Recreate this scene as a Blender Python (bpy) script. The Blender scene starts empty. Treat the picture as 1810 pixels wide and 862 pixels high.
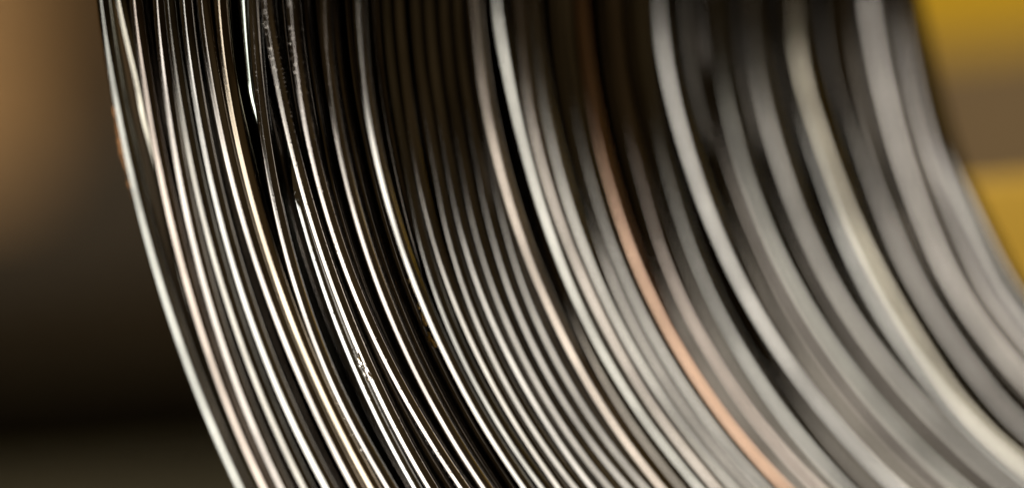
import bpy, math, random
import numpy as np
from mathutils import Matrix, Vector

scene = bpy.context.scene
rng = random.Random(7)

# ---------------------------------------------------------------- frame of reference
# Lengths of the coil are kept in "units" of S metres; vectors a..c are written in the
# axes right / down / forward and turned into Blender's world (Z up) by world().
S = 7.4e-5
FOCAL = 7000.0
COIL_C = np.array([1215.335, -377.859, 6335.112])      # centre of the coil's front face
AX_N = np.array([-0.414519, 0.220404, -0.882948])      # coil axis
AX_U = np.array([0.910041, 0.100393, -0.402178])
AX_V = np.array([0.0, 0.970229, 0.242191])
UP = np.array([0.0, -1.0, 0.0]); UP = UP - AX_N * (AX_N @ UP); UP /= np.linalg.norm(UP)
EX = np.array([1.0, 0.0, 0.0]); EX = EX - UP * (UP @ EX); EX /= np.linalg.norm(EX)
EY = np.cross(UP, EX)
M3 = np.stack([EX, EY, UP])
FLOOR_DROP = 1.0                                        # coil centre above the floor, metres
ORIGIN = COIL_C - UP * (FLOOR_DROP / S)                 # point of the floor under the coil

def world(p):
    return (np.asarray(p, float) - ORIGIN) @ M3.T * S

def direction(d):
    return Vector(M3 @ np.asarray(d, float)).normalized()

# ---------------------------------------------------------------- camera
cam_data = bpy.data.cameras.new('camera')
cam = bpy.data.objects.new('camera', cam_data)
scene.collection.objects.link(cam)
rot = Matrix([direction((1, 0, 0)), direction((0, -1, 0)), direction((0, 0, -1))]).transposed()
cam.matrix_world = Matrix.Translation(Vector(world((0, 0, 0)))) @ rot.to_4x4()
cam_data.sensor_width = 36.0
cam_data.lens = 36.0 * FOCAL / 1810.0
cam_data.clip_start = 0.01
cam_data.clip_end = 50.0
cam_data.dof.use_dof = True
cam_data.dof.focus_distance = 7160 * S
cam_data.dof.aperture_fstop = 2.9
cam_data.dof.aperture_blades = 0
scene.camera = cam

# ---------------------------------------------------------------- world, lamps, exposure
w = bpy.data.worlds.new('World')
scene.world = w
w.use_nodes = True
w.node_tree.nodes['Background'].inputs[0].default_value = (0.108, 0.072, 0.033, 1)
w.node_tree.nodes['Background'].inputs[1].default_value = 0.9

def area_lamp(name, pos, target, up_dir, sx, sy, watts, color):
    ld = bpy.data.lights.new(name, 'AREA')
    ld.shape = 'RECTANGLE'; ld.size = sx; ld.size_y = sy
    ld.energy = watts; ld.color = color
    o = bpy.data.objects.new(name, ld)
    scene.collection.objects.link(o)
    p = Vector(world(pos)); t = Vector(world(target))
    z = (p - t).normalized()
    y = direction(up_dir); x = y.cross(z).normalized(); y = z.cross(x)
    o.matrix_world = Matrix.Translation(p) @ Matrix([x, y, z]).transposed().to_4x4()
    return o

# big soft window light, low on the left of the coil
area_lamp('window_light', (-7500, 7150, 4228), (0, 7150, 4228), (0, -0.973, -0.23), 0.875, 0.63, 13.2, (1.0, 0.955, 0.885))
# added fill lamp, unseen, brightening the shelves behind
area_lamp('shelf_fill', (-1500, -9000, 11000), (-1500, 0, 15500), (0, -1, 0), 0.5, 0.3, 6.0, (1.0, 0.86, 0.66))

# added fill lamp, unseen, brightening the yellow rails
area_lamp('stand_fill', (2400, -8500, 6400), (2000, -300, 8400), (0, 0, 1), 0.2, 0.2, 4.0, (1.0, 0.9, 0.74))

scene.view_settings.view_transform = 'Standard'
scene.view_settings.look = 'None'
scene.view_settings.exposure = 0.0
scene.view_settings.gamma = 1.0
scene.view_settings.use_curve_mapping = False
scene.render.engine = 'CYCLES'
scene.cycles.use_denoising = True
scene.cycles.max_bounces = 8
scene.cycles.glossy_bounces = 4

# ---------------------------------------------------------------- helpers
def link(name, mesh, mat=None, parent=None):
    o = bpy.data.objects.new(name, mesh)
    scene.collection.objects.link(o)
    if mat is not None:
        mesh.materials.append(mat)
    if parent is not None:
        o.parent = parent
    return o

def tag(o, label, cat, group=None):
    o['label'] = label; o['category'] = cat
    if group: o['group'] = group
    return o

def structure(o):
    o['kind'] = 'structure'
    return o

def empty(name, loc):
    o = bpy.data.objects.new(name, None)
    o.empty_display_size = 0.02
    o.location = loc
    scene.collection.objects.link(o)
    return o

def node_mat(name):
    m = bpy.data.materials.new(name); m.use_nodes = True
    nt = m.node_tree
    return m, nt, nt.nodes['Principled BSDF']

def plain_mat(name, col, rough, metallic=0.0, var=0.25, scale=40.0, bump=0.15, bscale=200.0):
    """colour broken up by noise, with fine relief"""
    m, nt, b = node_mat(name)
    tc = nt.nodes.new('ShaderNodeTexCoord')
    nz = nt.nodes.new('ShaderNodeTexNoise'); nz.inputs['Scale'].default_value = scale; nz.inputs['Detail'].default_value = 6
    rp = nt.nodes.new('ShaderNodeValToRGB')
    rp.color_ramp.elements[0].position = 0.3; rp.color_ramp.elements[1].position = 0.7
    rp.color_ramp.elements[0].color = (*[c * (1 - var) for c in col], 1)
    rp.color_ramp.elements[1].color = (*[min(1, c * (1 + var)) for c in col], 1)
    nt.links.new(tc.outputs['Object'], nz.inputs['Vector'])
    nt.links.new(nz.outputs['Fac'], rp.inputs['Fac'])
    nt.links.new(rp.outputs['Color'], b.inputs['Base Color'])
    b.inputs['Roughness'].default_value = rough
    b.inputs['Metallic'].default_value = metallic
    n2 = nt.nodes.new('ShaderNodeTexNoise'); n2.inputs['Scale'].default_value = bscale
    bp = nt.nodes.new('ShaderNodeBump'); bp.inputs['Strength'].default_value = bump; bp.inputs['Distance'].default_value = 0.002
    nt.links.new(tc.outputs['Object'], n2.inputs['Vector'])
    nt.links.new(n2.outputs['Fac'], bp.inputs['Height'])
    nt.links.new(bp.outputs['Normal'], b.inputs['Normal'])
    return m

def wire_material():
    """drawn steel wire: tint, gloss and pitting are read from each turn"""
    m, nt, b = node_mat('drawn_steel_wire')
    N, L = nt.nodes.new, nt.links.new
    nt.nodes.remove(b); b = N('ShaderNodeBsdfGlossy'); b.distribution = 'BECKMANN'
    L(b.outputs[0], nt.nodes['Material Output'].inputs['Surface'])
    info = N('ShaderNodeObjectInfo')
    co = N('ShaderNodeAttribute'); co.attribute_name = 'wire_co'
    rg = N('ShaderNodeAttribute'); rg.attribute_type = 'OBJECT'; rg.attribute_name = 'wire_rough'
    pt = N('ShaderNodeAttribute'); pt.attribute_type = 'OBJECT'; pt.attribute_name = 'wire_pits'
    seed = N('ShaderNodeMath'); seed.operation = 'MULTIPLY'; seed.inputs[1].default_value = 91.0
    L(info.outputs['Random'], seed.inputs[0])

    def coords(sx, sz):
        mu = N('ShaderNodeVectorMath'); mu.operation = 'MULTIPLY'; mu.inputs[1].default_value = (sx, sx, sz)
        L(co.outputs['Vector'], mu.inputs[0])
        return mu.outputs[0]

    def noise(vec, detail, rough=0.5):
        t = N('ShaderNodeTexNoise'); t.noise_dimensions = '4D'; t.inputs['Scale'].default_value = 1.0
        t.inputs['Detail'].default_value = detail; t.inputs['Roughness'].default_value = rough
        L(vec, t.inputs['Vector']); L(seed.outputs[0], t.inputs['W'])
        return t.outputs['Fac']
    streak = noise(coords(5.0, 25.0), 4, 0.6)          # long drawing marks
    blotch = noise(coords(0.7, 90.0), 3)               # stains some centimetres long
    pits = noise(coords(2.2, 2400.0), 3)               # tiny pits and nicks
    # base colour: object tint x stains
    rp = N('ShaderNodeMapRange'); rp.inputs['From Min'].default_value = 0.35; rp.inputs['From Max'].default_value = 0.62
    rp.inputs['To Min'].default_value = 0.66; rp.inputs['To Max'].default_value = 1.12
    L(blotch, rp.inputs['Value'])
    mx = N('ShaderNodeVectorMath'); mx.operation = 'SCALE'
    L(info.outputs['Color'], mx.inputs[0]); L(rp.outputs[0], mx.inputs['Scale'])
    L(mx.outputs[0], b.inputs['Color'])
    # roughness
    r1 = N('ShaderNodeMapRange'); r1.inputs['From Min'].default_value = 0.3; r1.inputs['From Max'].default_value = 0.7
    r1.inputs['To Min'].default_value = 0.75; r1.inputs['To Max'].default_value = 1.3
    L(streak, r1.inputs['Value'])
    r2 = N('ShaderNodeMath'); r2.operation = 'MULTIPLY'
    L(rg.outputs['Fac'], r2.inputs[0]); L(r1.outputs[0], r2.inputs[1])
    L(r2.outputs[0], b.inputs['Roughness'])
    # relief
    p1 = N('ShaderNodeMapRange'); p1.inputs['From Min'].default_value = 0.60; p1.inputs['From Max'].default_value = 0.72
    p1.inputs['To Min'].default_value = 0.0; p1.inputs['To Max'].default_value = -1.0
    L(pits, p1.inputs['Value'])
    p2 = N('ShaderNodeMath'); p2.operation = 'MULTIPLY'
    L(p1.outputs[0], p2.inputs[0]); L(pt.outputs['Fac'], p2.inputs[1])
    p3 = N('ShaderNodeMath'); p3.operation = 'MULTIPLY_ADD'; p3.inputs[1].default_value = 0.012
    L(streak, p3.inputs[0]); L(p2.outputs[0], p3.inputs[2])
    bp = N('ShaderNodeBump'); bp.inputs['Strength'].default_value = 0.5; bp.inputs['Distance'].default_value = 0.00006
    L(p3.outputs[0], bp.inputs['Height']); L(bp.outputs['Normal'], b.inputs['Normal'])
    return m

def box(name, centre, half, mat, parent=None, bevel=0.0, yaw=0.0):
    """box with chamfered edges; centre in world metres, turned about Z"""
    import bmesh
    bm = bmesh.new(); bmesh.ops.create_cube(bm, size=2.0)
    for vv in bm.verts:
        vv.co = Vector((vv.co.x * half[0], vv.co.y * half[1], vv.co.z * half[2]))
    if bevel:
        bmesh.ops.bevel(bm, geom=bm.edges[:], offset=bevel, segments=2, affect='EDGES', profile=0.7)
    me = bpy.data.meshes.new(name); bm.to_mesh(me); bm.free()
    o = link(name, me, mat, parent)
    o.rotation_euler = (0, 0, yaw)
    o.location = Vector(centre) - (parent.location if parent else Vector())
    return o

# ---------------------------------------------------------------- materials
STEEL = wire_material()
M_FLOOR = plain_mat('floor_concrete', (0.16, 0.14, 0.11), 0.8, scale=6)
M_WALL = plain_mat('dark_wall_paint', (0.085, 0.060, 0.030), 0.8, scale=5)
M_CARD = plain_mat('tan_cardboard', (0.33, 0.19, 0.072), 0.85, scale=9, var=0.12)
M_TAPE = plain_mat('brown_tape', (0.30, 0.18, 0.08), 0.4, scale=20, var=0.1)
M_CRATE = plain_mat('olive_plastic', (0.066, 0.052, 0.017), 0.6, scale=12, var=0.15)
M_RACK = plain_mat('dark_rack_metal', (0.026, 0.019, 0.010), 0.85)
M_YELLOW = plain_mat('yellow_paint', (0.50, 0.305, 0.002), 0.7, scale=14, var=0.08)
M_REFLECTOR = plain_mat('reflector_yellow', (0.80, 0.50, 0.03), 0.5, scale=14, var=0.1)  # brighter yellow, so the added plate reflects more gold
M_WOOD = plain_mat('brown_board', (0.13, 0.085, 0.036), 0.8, scale=11, var=0.15)
M_RUST = plain_mat('orange_rust', (0.42, 0.19, 0.06), 0.75, scale=900, var=0.45, bump=0.6, bscale=2500)
M_RESIDUE_GLINT = plain_mat('golden_residue_glint', (0.62, 0.40, 0.12), 0.35, metallic=0.7, scale=1200, var=0.4, bump=0.6, bscale=2500)
M_SHARD = plain_mat('bare_steel_sliver', (0.80, 0.78, 0.74), 0.2, metallic=1.0, scale=900, var=0.1, bump=0.0, bscale=3000)
M_SCALE = plain_mat('black_mill_scale', (0.02, 0.018, 0.016), 0.4, scale=900, var=0.4, bump=0.5, bscale=3000)

# ---------------------------------------------------------------- setting
def sheet(name, corners, mat):
    me = bpy.data.meshes.new(name)
    me.from_pydata([tuple(c) for c in corners], [], [(0, 1, 2, 3)])
    return structure(link(name, me, mat))

sheet('floor', [(-6, -6, 0), (6, -6, 0), (6, 4.0, 0), (-6, 4.0, 0)], M_FLOOR)
sheet('wall', [(-6, 1.75, 0), (6, 1.75, 0), (6, 1.75, 3.2), (-6, 1.75, 3.2)], M_WALL)

# ---------------------------------------------------------------- the coil
WIRE_D = 27.0
RHO = WIRE_D / 2
SHIFT = -8.0                     # gleam sits left of the wire's middle
KNOTS = np.round(np.arange(-.15, 1.46, .1), 2)

def catmull(x, xs, ys):
    h = xs[1] - xs[0]
    q = np.clip((x - xs[0]) / h, 0, len(xs) - 1.000001)
    i = q.astype(int); t = q - i
    g = lambda k: ys[np.clip(k, 0, len(ys) - 1)]
    p0, p1, p2, p3 = g(i - 1), g(i), g(i + 1), g(i + 2)
    return 0.5 * (2 * p1 + (p2 - p0) * t + (2 * p0 - 5 * p1 + 4 * p2 - p3) * t ** 2 + (3 * p1 - p0 - 3 * p2 + p3) * t ** 3)

def smooth(x):
    x = np.clip(x, 0, 1)
    return x * x * (3 - 2 * x)

PSI_FINE = np.concatenate([np.linspace(-math.pi, -0.3, 70, endpoint=False), np.linspace(-0.3, 1.6, 190, endpoint=False), np.linspace(1.6, math.pi, 50)])
PSI_ROUGH = np.concatenate([np.linspace(-math.pi, -0.3, 50, endpoint=False), np.linspace(-0.3, 1.6, 90, endpoint=False), np.linspace(1.6, math.pi, 36)])
_faces = {}
def tube_faces(n_len, n_side):
    key = (n_len, n_side)
    if key not in _faces:
        f = []
        for i in range(n_len - 1):
            a = i * n_side
            for k in range(n_side):
                k2 = (k + 1) % n_side
                f.append((a + k, a + k2, a + n_side + k2, a + n_side + k))
        f.append(tuple(range(n_side - 1, -1, -1)))
        f.append(tuple((n_len - 1) * n_side + k for k in range(n_side)))
        _faces[key] = f
    return _faces[key]

COIL_BASE = Vector(world(COIL_C - UP * 2185))
coil = empty('wire_coil', COIL_BASE)
tag(coil, 'coil of bright steel wire, turn beside turn, filling the picture', 'wire coil')

def coil_point(r, psi, t):
    r, psi, t = np.broadcast_arrays(r, psi, t)
    P = COIL_C + (-(r * np.cos(psi))[..., None] * AX_U + (r * np.sin(psi))[..., None] * AX_V) + t[..., None] * AX_N
    return world(P) - np.array(COIL_BASE)

def turn_mesh(psi, r, t, n_side, rho=RHO):
    er = -np.cos(psi)[:, None] * AX_U + np.sin(psi)[:, None] * AX_V
    cen = COIL_C + r[:, None] * er + t[:, None] * AX_N
    a = np.linspace(0, 2 * math.pi, n_side, endpoint=False) - math.pi / 2
    P = cen[:, None, :] + rho * (np.cos(a)[None, :, None] * er[:, None, :] + np.sin(a)[None, :, None] * AX_N)
    V = (world(P.reshape(-1, 3)) - np.array(COIL_BASE))
    me = bpy.data.meshes.new('wire_turn')
    me.from_pydata(V.tolist(), [], tube_faces(len(psi), n_side))
    me.polygons.foreach_set('use_smooth', [True] * len(me.polygons))
    at = me.attributes.new('wire_co', 'FLOAT_VECTOR', 'POINT')
    arc = np.concatenate([[0], np.cumsum(np.abs(np.diff(psi)) * r[1:] * S)])
    wc = np.stack([np.broadcast_to(np.cos(a), (len(psi), n_side)), np.broadcast_to(np.sin(a), (len(psi), n_side)),
                   np.broadcast_to(arc[:, None], (len(psi), n_side))], -1)
    at.data.foreach_set('vector', wc.astype(np.float32).ravel())
    me.update()
    return me

def add_turn(me, tint, rough, pits):
    o = link('wire_turn', me, STEEL, coil)
    o.color = (*tint, 1); o['wire_rough'] = rough * 0.55; o['wire_pits'] = pits * 0.4 if pits > .9 else pits * .12
    return o

# name, radius at the knots, slope out of the face, angle where the slope is steepest
TURNS = [
    ('A', [2152, 2156.9, 2165.1, 2161.9, 2160.2, 2160.3, 2161.9, 2164.1, 2164.1, 2164.1, 2164.1, 2164.1, 2164.1, 2164.1, 2164.1, 2164.1, 2164.1], -0.038, 0.099),
    ('B1', [2121.3, 2125.8, 2132.7, 2114.5, 2122.9, 2135, 2133.2, 2132.7, 2132.4, 2132.4, 2132.4, 2132.4, 2132.4, 2132.4, 2132.4, 2132.4, 2132.4], -0.057, 0.063),
    ('B2', [2083.3, 2087.6, 2094.7, 2094, 2098.7, 2106.2, 2113.9, 2118.4, 2118.1, 2118.1, 2118.1, 2118.1, 2118.1, 2118.1, 2118.1, 2118.1, 2118.1], -0.03, 0.115),
    ('C', [2035.3, 2039.2, 2045.8, 2053.3, 2061.9, 2070.7, 2078.7, 2084.3, 2083.8, 2083.8, 2083.8, 2083.8, 2083.8, 2083.8, 2083.8, 2083.8, 2083.8], -0.03, 0.111),
    ('D', [2017, 2020.6, 2026.5, 2026.9, 2029, 2032.1, 2035.5, 2038.3, 2037.6, 2037.6, 2037.6, 2037.6, 2037.6, 2037.6, 2037.6, 2037.6, 2037.6], -0.01, 0.155),
    ('E', [1983.1, 1986.4, 1991.7, 1994, 1996.1, 1997.5, 1997.6, 1995.7, 1994.6, 1994.6, 1994.6, 1994.6, 1994.6, 1994.6, 1994.6, 1994.6, 1994.6], -0.022, 0.127),
    ('F', [1950.9, 1953.7, 1958.2, 1954.4, 1950.9, 1947.9, 1945.7, 1944.5, 1943.5, 1943.5, 1943.5, 1943.5, 1943.5, 1943.5, 1943.5, 1943.5, 1943.5], -0.015, 0.143),
    ('G', [1913.9, 1916.4, 1920.5, 1923.1, 1922.5, 1919.7, 1915.6, 1911.1, 1909, 1909, 1909, 1909, 1909, 1909, 1909, 1909, 1909], -0.022, 0.123),
    ('H1', [1869.9, 1872.3, 1876.1, 1887, 1895.3, 1900.9, 1903.9, 1902.1, 1900.2, 1900.2, 1900.2, 1900.2, 1900.2, 1900.2, 1900.2, 1900.2, 1900.2], -0.095, -0.014),
    ('H', [1851.5, 1853.7, 1857.2, 1866.3, 1876.5, 1884.2, 1886.2, 1879.1, 1872.2, 1872.2, 1872.2, 1872.2, 1872.2, 1872.2, 1872.2, 1872.2, 1872.2], -0.008, 0.155),
    ('I', [1831.3, 1833.2, 1836, 1837.7, 1837.1, 1836.6, 1836.6, 1837.3, 1836.8, 1836.8, 1836.8, 1836.8, 1836.8, 1836.8, 1836.8, 1836.8, 1836.8], -0.062, 0.042),
    ('J', [1825.3, 1827, 1829.4, 1821.9, 1815.8, 1811.1, 1808, 1805.7, 1803, 1803, 1803, 1803, 1803, 1803, 1803, 1803, 1803], -0.015, 0.139),
    ('K', [1773.2, 1774.6, 1776.5, 1779.3, 1778.4, 1774, 1765.9, 1754.1, 1742.3, 1742.2, 1742.2, 1742.2, 1742.2, 1742.2, 1742.2, 1742.2, 1742.2], -0.008, 0.155),
    ('L', [1707, 1707.9, 1709.2, 1717.4, 1720.6, 1719.6, 1715.4, 1708.7, 1701.2, 1700.6, 1700.6, 1700.6, 1700.6, 1700.6, 1700.6, 1700.6, 1700.6], 0.005, 0.179),
    ('M', [1639.2, 1639.7, 1640.1, 1646, 1649, 1649.2, 1646.7, 1641.6, 1634, 1632.2, 1632.2, 1632.2, 1632.2, 1632.2, 1632.2, 1632.2, 1632.2], -0.003, 0.163),
    ('N', [1611.1, 1611.3, 1611.3, 1610.7, 1610.1, 1616.3, 1617.1, 1612.5, 1602.7, 1589.2, 1588.1, 1588.1, 1588.1, 1588.1, 1588.1, 1588.1, 1588.1], 0.068, 0.323),
    ('O', [1585.5, 1585.6, 1585.3, 1584.4, 1587, 1588.6, 1587.3, 1583.2, 1576.1, 1572.7, 1572.7, 1572.7, 1572.7, 1572.7, 1572.7, 1572.7, 1572.7], 0.07, 0.327),
    ('P', [1553.8, 1553.7, 1553.2, 1552.1, 1550.6, 1558.5, 1561.1, 1557.9, 1548.9, 1535.2, 1530.9, 1530.9, 1530.9, 1530.9, 1530.9, 1530.9, 1530.9], 0.073, 0.335),
    ('Q', [1527.4, 1527.1, 1526.3, 1525, 1523.3, 1529, 1531, 1528.7, 1522, 1511.5, 1507.1, 1507.1, 1507.1, 1507.1, 1507.1, 1507.1, 1507.1], 0.075, 0.339),
    ('R', [1499.1, 1498.7, 1497.5, 1496, 1494.3, 1500.7, 1503.5, 1501, 1493.4, 1480.8, 1473.7, 1473.7, 1473.7, 1473.7, 1473.7, 1473.7, 1473.7], 0.078, 0.343),
    ('S', [1470.2, 1469.6, 1468.2, 1466.5, 1464.7, 1471.7, 1475.6, 1473.9, 1466.7, 1454, 1444.6, 1444.6, 1444.6, 1444.6, 1444.6, 1444.6, 1444.6], 0.078, 0.347),
    ('T', [1443.8, 1443.1, 1441.5, 1439.7, 1437.7, 1443.5, 1447.2, 1446, 1439.8, 1428.6, 1418.3, 1418.3, 1418.3, 1418.3, 1418.3, 1418.3, 1418.3], 0.08, 0.351),
    ('U', [1419.6, 1418.7, 1416.9, 1414.9, 1415.1, 1415.9, 1415.3, 1413.2, 1409.8, 1405.2, 1404.7, 1404.7, 1404.7, 1404.7, 1404.7, 1404.7, 1404.7], -0.003, 0.159),
    ('U1', [1392.4, 1391.4, 1389.4, 1387.3, 1387.8, 1389.4, 1389.1, 1387.1, 1383.2, 1377.7, 1376.5, 1376.5, 1376.5, 1376.5, 1376.5, 1376.5, 1376.5], 0.1, 0.456),
    ('V', [1372.3, 1371.2, 1368.9, 1363, 1360.5, 1360.1, 1360.4, 1360.1, 1357.8, 1352.2, 1349.9, 1349.9, 1349.9, 1349.9, 1349.9, 1349.9, 1349.9], -0.038, 0.083),
    ('W', [1338.7, 1337.5, 1335.1, 1332.7, 1331.6, 1331.3, 1330.2, 1328.4, 1325.9, 1322.8, 1321.1, 1321.1, 1321.1, 1321.1, 1321.1, 1321.1, 1321.1], 0.022, 0.211),
    ('X', [1312.3, 1311, 1308.4, 1306, 1305.1, 1305.5, 1304.9, 1303.3, 1300.8, 1297.5, 1295.2, 1295.2, 1295.2, 1295.2, 1295.2, 1295.2, 1295.2], 0.038, 0.251),
    ('Y', [1287.5, 1286.1, 1283.4, 1280.9, 1278.5, 1278.3, 1279.7, 1279.3, 1277.2, 1273.3, 1267.9, 1263.6, 1263.6, 1263.6, 1263.6, 1263.6, 1263.6], 0.087, 0.367),
    ('Z', [1261.7, 1260.2, 1257.4, 1254.8, 1252.4, 1251.9, 1253.5, 1253.7, 1252.6, 1250.3, 1246.8, 1242.9, 1242.9, 1242.9, 1242.9, 1242.9, 1242.9], 0.073, 0.331),
    ('AA', [1231.5, 1229.9, 1226.9, 1224.3, 1221.9, 1221.2, 1223.3, 1224.1, 1223.7, 1222.1, 1219.4, 1214.9, 1214.9, 1214.9, 1214.9, 1214.9, 1214.9], 0.075, 0.339),
    ('a1', [1204.2, 1202.5, 1199.5, 1196.8, 1194.4, 1193.6, 1196.9, 1198.9, 1199.8, 1199.4, 1197.9, 1194.3, 1193.9, 1193.9, 1193.9, 1193.9, 1193.9], 0.1, 0.476),
    ('a2', [1176.9, 1175.2, 1172, 1169.3, 1167, 1165.9, 1170.5, 1173.8, 1175.8, 1176.5, 1176.1, 1173.7, 1172.4, 1172.4, 1172.4, 1172.4, 1172.4], 0.098, 0.395),
    ('a3', [1150.8, 1149, 1145.8, 1143, 1140.8, 1139.2, 1144, 1147.9, 1150.8, 1153, 1154.3, 1154.4, 1153, 1153, 1153, 1153, 1153], 0.1, 0.512),
    ('a4', [1126.2, 1124.3, 1121, 1118.2, 1116.1, 1114.5, 1116.8, 1120, 1124, 1128.8, 1132.3, 1135.7, 1135.8, 1135.8, 1135.8, 1135.8, 1135.8], 0.1, 0.447),
    ('a5', [1099, 1097.1, 1093.8, 1091, 1088.9, 1087.5, 1088.8, 1091.4, 1094.8, 1099.1, 1103.2, 1107, 1108.1, 1108.1, 1108.1, 1108.1, 1108.1], 0.1, 0.744),
    ('BB', [1068, 1066, 1062.6, 1059.6, 1057.7, 1056.8, 1057, 1058.5, 1061.1, 1064.6, 1068.1, 1072.7, 1075.5, 1075.5, 1075.5, 1075.5, 1075.5], -0.017, 0.119),
    ('c1', [1039.5, 1037.5, 1034.1, 1031.4, 1029.5, 1028.4, 1028.3, 1029.1, 1030.9, 1033.8, 1037.8, 1042.9, 1047.8, 1047.8, 1047.8, 1047.8, 1047.8], 0.1, 0.672),
    ('c2', [1008.6, 1006.6, 1003.1, 1000.5, 998.7, 997.9, 998, 999.2, 1001.4, 1004.8, 1009.4, 1015.2, 1022.3, 1022.7, 1022.7, 1022.7, 1022.7], 0.1, 0.556),
    ('c3', [971.1, 969, 965.6, 963, 962.5, 963.7, 965.9, 969.3, 973.5, 977.4, 982.6, 989.1, 997, 1006.3, 1017.1, 1029.4, 1036.1], 0.048, 0.267),
    ('c4', [943.2, 941.1, 937.7, 935.2, 933.8, 933.4, 934.2, 936.2, 939.4, 943.9, 949.7, 956.9, 965.5, 975.6, 987.3, 1000.6, 1007.8], 0.1, 0.732),
    ('c5', [902.1, 900, 896.6, 894.3, 894, 895.9, 898.9, 903.3, 908.9, 914.4, 920.9, 928.9, 938.5, 949.6, 962.4, 976.8, 984.7], 0.03, 0.227),
    ('c6', [877, 875, 871.6, 869.4, 868.4, 868.7, 870.2, 873, 877.2, 882.9, 890.1, 898.8, 909, 921, 934.6, 950, 958.4], 0.1, 0.832),
    ('c7', [843.1, 841.1, 837.8, 835.8, 834.9, 835.4, 837.1, 843.5, 852.4, 862.9, 874.8, 888.4, 900.2, 912.8, 927.2, 943.4, 952.1], 0.1, 0.415),
    ('DD', [823.1, 821.1, 817.9, 816, 814.2, 811.4, 812.2, 816.6, 824.7, 836.5, 852.1, 871.5, 887.8, 901.2, 916.5, 933.6, 942.9], 0.02, 0.203),
    ('d2', [787.5, 785.5, 782.4, 780.7, 780.4, 781.5, 784.1, 788.3, 794, 801.4, 810.5, 821.4, 834.1, 848.6, 865, 883.3, 893.3], 0.1, 0.885),
    ('d3', [753, 751, 748.1, 746.5, 746.3, 747.7, 750.5, 756.1, 768.2, 782, 797.5, 814.9, 834, 849.1, 866.1, 885.2, 895.4], 0.1, 0.456),
    ('d4', [726.5, 724.6, 721.8, 720.5, 720.8, 722.6, 726, 731.2, 738, 746.7, 757.2, 769.6, 783.9, 800.3, 818.7, 839.1, 850.2], 0.1, 0.989),
    ('EE', [690.3, 688.4, 682.4, 678, 677, 679.6, 685.8, 695.5, 708.9, 726.1, 741.8, 755.2, 770.6, 788.2, 807.8, 829.7, 841.4], -0.017, 0.115),
    ('e1', [658.3, 656.5, 651.2, 647.4, 646.8, 649.3, 655.1, 664.1, 676.5, 692.2, 709.5, 723.8, 740.2, 758.7, 779.5, 802.5, 814.9], 0.1, 0.732),
    ('e2', [637.8, 636.1, 629.7, 624.6, 622.8, 624.4, 629.3, 637.7, 649.6, 665, 684, 699, 716.2, 735.6, 757.2, 781.2, 794], 0.045, 0.259),
    ('e3', [638.3, 636.7, 627.2, 617.7, 611.7, 609.2, 610.2, 614.9, 623.2, 635.3, 651.1, 667.6, 685.3, 705.2, 727.5, 752.1, 765.3], 0.07, 0.327),
]
NEUTRAL = (0.57, 0.55, 0.51)
LOOK = {   # tint, roughness, pits
    'A': ((0.66, 0.66, 0.62), .17, .3), 'B1': ((0.60, 0.56, 0.47), .22, .3), 'B2': ((0.75, 0.65, 0.57), .2, .4),
    'C': ((0.70, 0.65, 0.60), .17, .3), 'D': ((0.52, 0.50, 0.46), .24, .4), 'E': ((0.68, 0.66, 0.62), .16, .4),
    'F': ((0.70, 0.66, 0.60), .15, .5), 'G': ((0.78, 0.68, 0.52), .19, .5), 'H1': ((0.62, 0.68, 0.63), .2, .4),
    'H': ((0.66, 0.64, 0.60), .15, .9), 'I': ((0.70, 0.70, 0.68), .12, 1.0), 'J': ((0.72, 0.68, 0.62), .11, 1.0),
    'K': ((0.70, 0.66, 0.60), .12, 1.4), 'L': ((0.70, 0.66, 0.61), .11, .6), 'M': ((0.74, 0.71, 0.67), .12, .7),
    'U': ((0.70, 0.62, 0.54), .26, .4), 'V': ((0.70, 0.70, 0.65), .15, .4), 'W': ((0.66, 0.61, 0.54), .28, .4),
    'AA': ((0.90, 0.62, 0.45), .28, .5), 'BB': ((0.76, 0.75, 0.70), .24, .3), 'DD': ((0.76, 0.71, 0.58), .28, .3),
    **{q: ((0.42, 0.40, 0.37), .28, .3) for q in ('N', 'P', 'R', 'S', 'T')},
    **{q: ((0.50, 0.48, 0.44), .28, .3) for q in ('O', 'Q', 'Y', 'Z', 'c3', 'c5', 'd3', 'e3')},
    **{q: ((0.31, 0.285, 0.25), .22, .3) for q in ('U1', 'a1', 'a3', 'a5', 'c1', 'c2', 'e1')},  # sunken turns: their shade is put into a darker tint
    **{q: ((0.21, 0.19, 0.165), .24, .3) for q in ('c4', 'c6', 'd2', 'd4')},  # deeper shade put into the tint of these turns
    'EE': ((0.78, 0.74, 0.68), .26, .3), 'a2': ((0.62, 0.54, 0.49), .25, .3), 'c7': ((0.70, 0.70, 0.66), .2, .3),
}
DIP = {    # where a turn dives under its neighbours: (angle, depth) pairs
    'B1': ((.16, 0), (.25, -25)), 'H1': ((.155, 2), (.235, -24)), 'H': ((.0, -11), (.36, 0)),
    'I': ((.20, -26), (.275, 0)), 'U1': ((.0, -6), (1.0, -4)), 'a5': ((.0, -9), (1.0, -7)),
    'e3': ((.10, -24), (.60, 0)),
    'd2': ((.0, -6), (1.0, -6)), 'c6': ((.0, -8), (1.0, -6)), 'd4': ((.0, -7), (1.0, -7)),
}
means = [float(np.mean(t[1])) + SHIFT for t in TURNS]
SURF = {}
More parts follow.
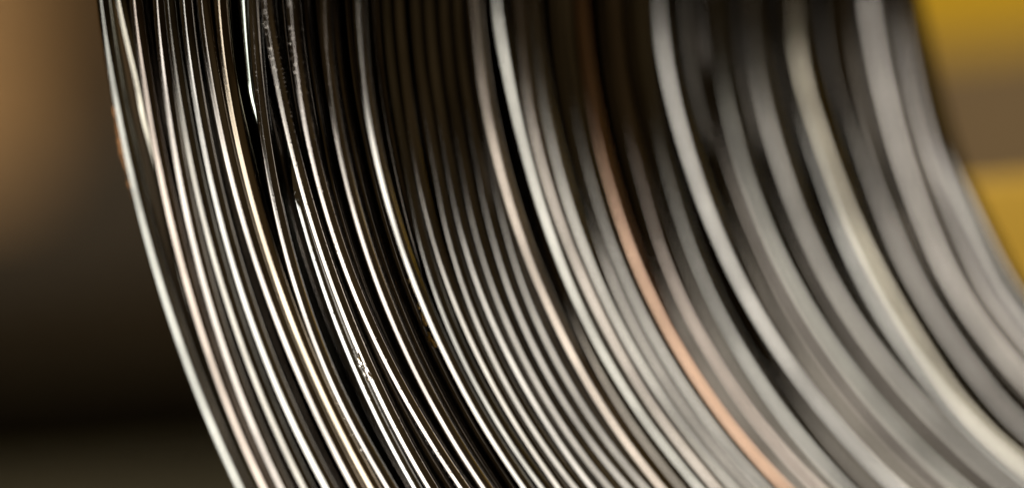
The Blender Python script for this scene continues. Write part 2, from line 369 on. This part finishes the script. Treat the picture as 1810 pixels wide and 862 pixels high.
for i, (key, rk, eps, ps) in enumerate(TURNS):
    psi = PSI_FINE
    rk = np.array(rk) + SHIFT
    r = catmull(psi, KNOTS, rk)
    before = (means[i - 1] + means[i]) / 2 if i else means[i] + 14
    after = (means[i + 1] + means[i]) / 2 if i + 1 < len(means) else means[i] - 14
    r = np.where(psi > 1.45, rk[-1] + (after - rk[-1]) * smooth((psi - 1.45) / (math.pi - 1.45)), r)
    r = np.where(psi < -.15, rk[0] + (before - rk[0]) * smooth((-.15 - psi) / (math.pi - .15)), r)
    if means[i] < 1040 and eps > 0:
        eps *= .65
    if eps <= 0:
        win = 230.0 / means[i]
        t = eps * means[i] * win * np.tanh((psi - ps) / win)
    else:        # sunken towards the top, rising to the face lower down
        pa = max(-.05, ps - (48.0 if means[i] > 1040 else 24.0 if means[i] > 760 else 8.0) / (eps * means[i]))
        slope = eps * smooth((psi - pa + .05) / .1) * (1 - smooth((psi - ps - .02) / (260.0 / means[i])))
        t = np.concatenate([[0], np.cumsum(.5 * (slope[1:] + slope[:-1]) * np.diff(psi))]) * means[i]
        t = t - t[-1]
    fade = 1 - smooth((np.abs(psi - 0.6) - 1.0) / 1.3)
    t = t * fade
    for a in (DIP.get(key),):
        if a:
            (p0, d0), (p1, d1) = a
            t = t + (d0 + (d1 - d0) * smooth((psi - p0) / (p1 - p0))) * fade
    t = t + 1.6 * np.sin(psi * rng.uniform(2, 5) + rng.uniform(0, 6)) + rng.uniform(-1.5, 1.5)
    r = r + 0.7 * np.sin(psi * rng.uniform(9, 16) + rng.uniform(0, 6))
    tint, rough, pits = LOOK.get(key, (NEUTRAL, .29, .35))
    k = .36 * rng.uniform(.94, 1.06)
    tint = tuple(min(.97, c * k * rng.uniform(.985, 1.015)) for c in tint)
    rho = 16.2 if means[i] > 1890 else (13.4 if means[i] > 1100 else 15.2)
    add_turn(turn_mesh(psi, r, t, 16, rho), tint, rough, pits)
    SURF[key] = (psi, r, t)

# how the winding as a whole departs from true circles, for the buried layers
MEAN_UP = np.array(means[::-1])
DEV = np.array([SURF[q[0]][1] - m_ for q, m_ in zip(TURNS, means)])[::-1]
DEV = np.array([DEV[max(0, k - 3):k + 4].mean(0) for k in range(len(DEV))])
SINK = np.minimum(np.array([SURF[q[0]][2] for q in TURNS])[::-1], 0)
SINK = np.array([SINK[max(0, k - 1):k + 2].min(0) for k in range(len(SINK))])
SINK = np.array([SINK[max(0, k - 1):k + 2].mean(0) for k in range(len(SINK))])
def drift(r0, psi, DEV=DEV):
    k = int(np.clip(np.searchsorted(MEAN_UP, r0), 1, len(MEAN_UP) - 1))
    q = np.clip((r0 - MEAN_UP[k - 1]) / (MEAN_UP[k] - MEAN_UP[k - 1]), 0, 1)
    return np.interp(psi, PSI_FINE, DEV[k - 1] * (1 - q) + DEV[k] * q)

# deeper layers of the winding, coloured darker for the shade in the gaps
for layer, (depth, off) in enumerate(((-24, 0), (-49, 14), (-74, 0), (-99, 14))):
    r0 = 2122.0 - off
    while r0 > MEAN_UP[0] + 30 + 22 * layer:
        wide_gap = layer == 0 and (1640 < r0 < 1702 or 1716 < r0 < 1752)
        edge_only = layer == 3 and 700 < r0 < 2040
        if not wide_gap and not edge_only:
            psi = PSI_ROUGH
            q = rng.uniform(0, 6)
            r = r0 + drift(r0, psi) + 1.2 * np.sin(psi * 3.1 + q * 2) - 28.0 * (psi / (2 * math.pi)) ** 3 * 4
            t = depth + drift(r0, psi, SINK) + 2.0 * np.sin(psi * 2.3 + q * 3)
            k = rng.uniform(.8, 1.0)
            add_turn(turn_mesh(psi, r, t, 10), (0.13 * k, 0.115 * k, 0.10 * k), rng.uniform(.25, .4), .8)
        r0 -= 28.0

# ---------------------------------------------------------------- small marks on the wires
def chip_mesh(name, cen, sx, sy, sz, t_dir, n_dir, seed, n=7):
    """irregular thick flake lying on the wire"""
    rr = random.Random(seed)
    t_dir = np.array(t_dir) / np.linalg.norm(t_dir)
    n_dir = np.array(n_dir) - t_dir * (np.array(n_dir) @ t_dir); n_dir /= np.linalg.norm(n_dir)
    b_dir = np.cross(n_dir, t_dir)
    lo, hi = [], []
    for k in range(n):
        a = 2 * math.pi * k / n
        q = rr.uniform(.55, 1.15)
        base = cen + t_dir * sx * q * math.cos(a) + b_dir * sy * q * math.sin(a)
        lo.append(base - n_dir * sz * .6)
        hi.append(cen + (base - cen) * rr.uniform(.6, .9) + n_dir * sz * rr.uniform(.3, 1.0))
    verts = lo + hi + [cen + n_dir * sz * 1.0]
    faces = [(k, (k + 1) % n, n + (k + 1) % n, n + k) for k in range(n)]
    faces += [(n + k, n + (k + 1) % n, 2 * n) for k in range(n)] + [tuple(range(n - 1, -1, -1))]
    V = world(np.array(verts)) - np.array(COIL_BASE)
    me = bpy.data.meshes.new(name); me.from_pydata(V.tolist(), [], faces); me.update()
    return me

def on_turn(key, psi, side, lift=1.0):
    """point on the skin of a surface turn; side = angle from the axis towards the outside"""
    ps, r, t = SURF[key]
    rr, tt = np.interp(psi, ps, r), np.interp(psi, ps, t)
    er = -math.cos(psi) * AX_U + math.sin(psi) * AX_V
    nn = math.cos(side) * AX_N + math.sin(side) * er
    tang = math.sin(psi) * AX_U + math.cos(psi) * AX_V
    return COIL_C + rr * er + tt * AX_N + nn * RHO * lift, tang, nn

def chip(name, key, psi, side, sx, sy, sz, mat, seed, lift=1.0):
    c, tg, nn = on_turn(key, psi, side, lift)
    return link(name, chip_mesh(name, c, sx, sy, sz, tg, nn, seed), mat, coil)

# orange crust on the outside of the outermost turn
for k in range(9):
    q = k / 8
    chip('rust_flake', 'A', .166 + .072 * q, 1.0 + rng.uniform(-.1, .15), rng.uniform(14, 24), rng.uniform(5, 9),
         rng.uniform(3, 8.5) * (1 - .8 * abs(q - .55)), M_RUST, 100 + k)
# torn slivers on one turn
for k in range(14):
    q = rng.random()
    chip('steel_sliver', 'J', .436 + .028 * q, .45 + rng.uniform(-.6, .6), rng.uniform(4, 13), rng.uniform(1.2, 3.4),
         rng.uniform(1.0, 3.6), M_SHARD, 200 + k)
# black scale along the next turn and nicks on others
for k in range(26):
    chip('scale_flake', 'K', .50 + .12 * rng.random() ** .7, .75 + rng.uniform(-.2, .35), rng.uniform(2, 8), rng.uniform(.8, 2.0),
         rng.uniform(.4, 1.4), M_SCALE, 300 + k)
for k in range(18):
    chip('scale_flake', 'H', .45 + .10 * rng.random(), .8 + rng.uniform(-.1, .3), rng.uniform(1.5, 4), rng.uniform(.8, 1.6),
         rng.uniform(.4, 1.3), M_SCALE, 400 + k)
for k in range(12):
    chip('steel_sliver', 'H', .46 + .10 * rng.random(), .95 + rng.uniform(-.2, .2), rng.uniform(.9, 2), rng.uniform(.8, 1.5),
         rng.uniform(.6, 1.6), M_SHARD, 500 + k)
# bright specks near the top
for key, pv in (('J', .093), ('J', .125), ('K', .113), ('K', .139), ('K', .128), ('J', .14)):
    chip('steel_sliver', key, pv, .6, 1.6, 1.5, 1.5, M_SHARD, int(pv * 1e4))
# golden residue in the wide gap, also standing in for yellow reflections
for k in range(44):
    pv = .33 + .13 * rng.random()
    er = -math.cos(pv) * AX_U + math.sin(pv) * AX_V
    c = COIL_C + (1666 + 14 * (pv - .33) / .13 + rng.uniform(-5, 5)) * er + AX_N * (-49 + RHO * .95)
    tg = math.sin(pv) * AX_U + math.cos(pv) * AX_V
    link('residue_glint', chip_mesh('residue_glint', c, rng.uniform(4, 11), rng.uniform(2, 5), rng.uniform(1.5, 4), tg, AX_N + .5 * er, 600 + k), M_RESIDUE_GLINT, coil)

# ---------------------------------------------------------------- yellow stand that carries the coil
def cam_box(name, x0, x1, y0, y1, z0, z1, mat, parent, bevel=0.002):
    """box given by picture-side offsets at depth z0 (units), squared to the world axes"""
    c = world(((x0 + x1) / 2, (y0 + y1) / 2, (z0 + z1) / 2))
    return box(name, c, (abs(x1 - x0) / 2 * S, abs(z1 - z0) / 2 * S, abs(y1 - y0) / 2 * S), mat, parent, bevel)

arm_c = COIL_C + UP * (505 - 205)
post_c = world(arm_c - AX_N * 2600)
stand = empty('coil_stand', Vector((post_c[0], post_c[1], 0)))
tag(stand, 'yellow painted stand with cross rails behind the right edge of the coil', 'stand')
box('post', (post_c[0], post_c[1], (post_c[2] + .05) / 2 + .02), (.028, .028, (post_c[2] + .05) / 2 - .01), M_YELLOW, stand, .003)
box('foot_plate', (post_c[0], post_c[1], .012), (.25, .22, .0118), M_YELLOW, stand, .003)
# arm through the bore
aA, aB = world(arm_c + AX_N * 700), world(arm_c - AX_N * 2600)
av = Vector(aB - aA); Larm = av.length
ang = np.linspace(0, 2 * math.pi, 28, endpoint=False)
zq = av.normalized(); xq = zq.orthogonal().normalized(); yq = zq.cross(xq)
vs = []
for s_, rad in ((0, .0125), (.003, .0150), (Larm, .0150)):
    for a in ang:
        p = Vector(aA) + zq * s_ + (xq * math.cos(a) + yq * math.sin(a)) * rad - stand.location
        vs.append(tuple(p))
fs = [(i * 28 + k, i * 28 + (k + 1) % 28, (i + 1) * 28 + (k + 1) % 28, (i + 1) * 28 + k) for i in range(2) for k in range(28)] + [tuple(range(27, -1, -1))]
me = bpy.data.meshes.new('arm'); me.from_pydata(vs, [], fs); me.update()
link('arm', me, M_YELLOW, stand)
cam_box('rail', 560, 3800, -1450, -600, 9800, 10050, M_YELLOW, stand)
lower = cam_box('rail', 700, 3300, -232, 680, 7900, 8120, M_YELLOW, stand)
lower.rotation_euler = (-0.65, 0, 0)

# added unseen plate and bar, right of the coil, reflecting gold into the gaps
gp = Vector(world((3500, -720, 5300)))
box('reflector_plate', gp, (.004, .090, .022), M_REFLECTOR, stand, .002)
p0 = Vector((post_c[0], post_c[1], gp.z)); gv = gp + Vector((.012, 0, 0)) - p0
gb = box('reflector_bar', (p0 + gp + Vector((.012, 0, 0))) / 2, (.006, gv.length / 2, .006), M_YELLOW, stand, .001)
gb.rotation_euler = (0, 0, math.atan2(-gv.x, gv.y))

# brown board leaning far behind, between the rails
bd = empty('brown_board', Vector(world((2200, 0, 13500)) * np.array([1, 1, 0])))
tag(bd, 'blurred brown board between the yellow rails behind the coil', 'board')
bz = world((2200, 0, 13500))
for k in range(3):
    box('plank', (bz[0] + (k - 1) * .145, bz[1], .56), (.071, .012, .559), M_WOOD, bd, .002)

# ---------------------------------------------------------------- shelf with box and crate, far behind on the left
sh = world((-2600, 0, 16200))
rack = empty('shelf_rack', Vector((sh[0], sh[1], 0)))
tag(rack, 'dark shelf rack in deep blur behind the left side of the coil', 'shelf')
z_box = world((-1900, -560, 16200))[2]
z_crate = world((-1900, 2060, 16200))[2]
for dx in (-.33, .33):
    for dy in (-.14, .16):
        box('upright', (sh[0] + dx, sh[1] + dy, .85), (.012, .012, .85), M_RACK, rack, .001)
for zz in (z_box, z_crate):
    box('shelf_board', (sh[0], sh[1] + .02, zz - .009), (.316, .150, .008), M_RACK, rack, .001)
cb = empty('cardboard_box', Vector((sh[0] - .05, sh[1] - .02, z_box)))
tag(cb, 'tan cardboard box blurred in the upper left background', 'box')
bx_r = world((-1720, 0, 16200))[0]
box('carton', (bx_r - .15, sh[1] - .02, z_box + .131), (.15, .11, .13), M_CARD, cb, .002)
box('tape', (bx_r - .15, sh[1] - .1312, z_box + .131), (.022, .001, .128), M_TAPE, cb)
cr = empty('storage_crate', Vector((sh[0], sh[1] - .02, z_crate)))
tag(cr, 'olive brown crate blurred in the lower left background', 'crate')
for nm, c, h in (('crate_side', (0, -.115, .05), (.19, .004, .05)), ('crate_side', (0, .115, .05), (.19, .004, .05)),
                 ('crate_end', (-.187, 0, .05), (.004, .110, .05)), ('crate_end', (.187, 0, .05), (.004, .110, .05)),
                 ('crate_base', (0, 0, .005), (.182, .110, .004))):
    box(nm, (sh[0] + c[0], sh[1] - .02 + c[1], z_crate + c[2]), h, M_CRATE, cr, .001)
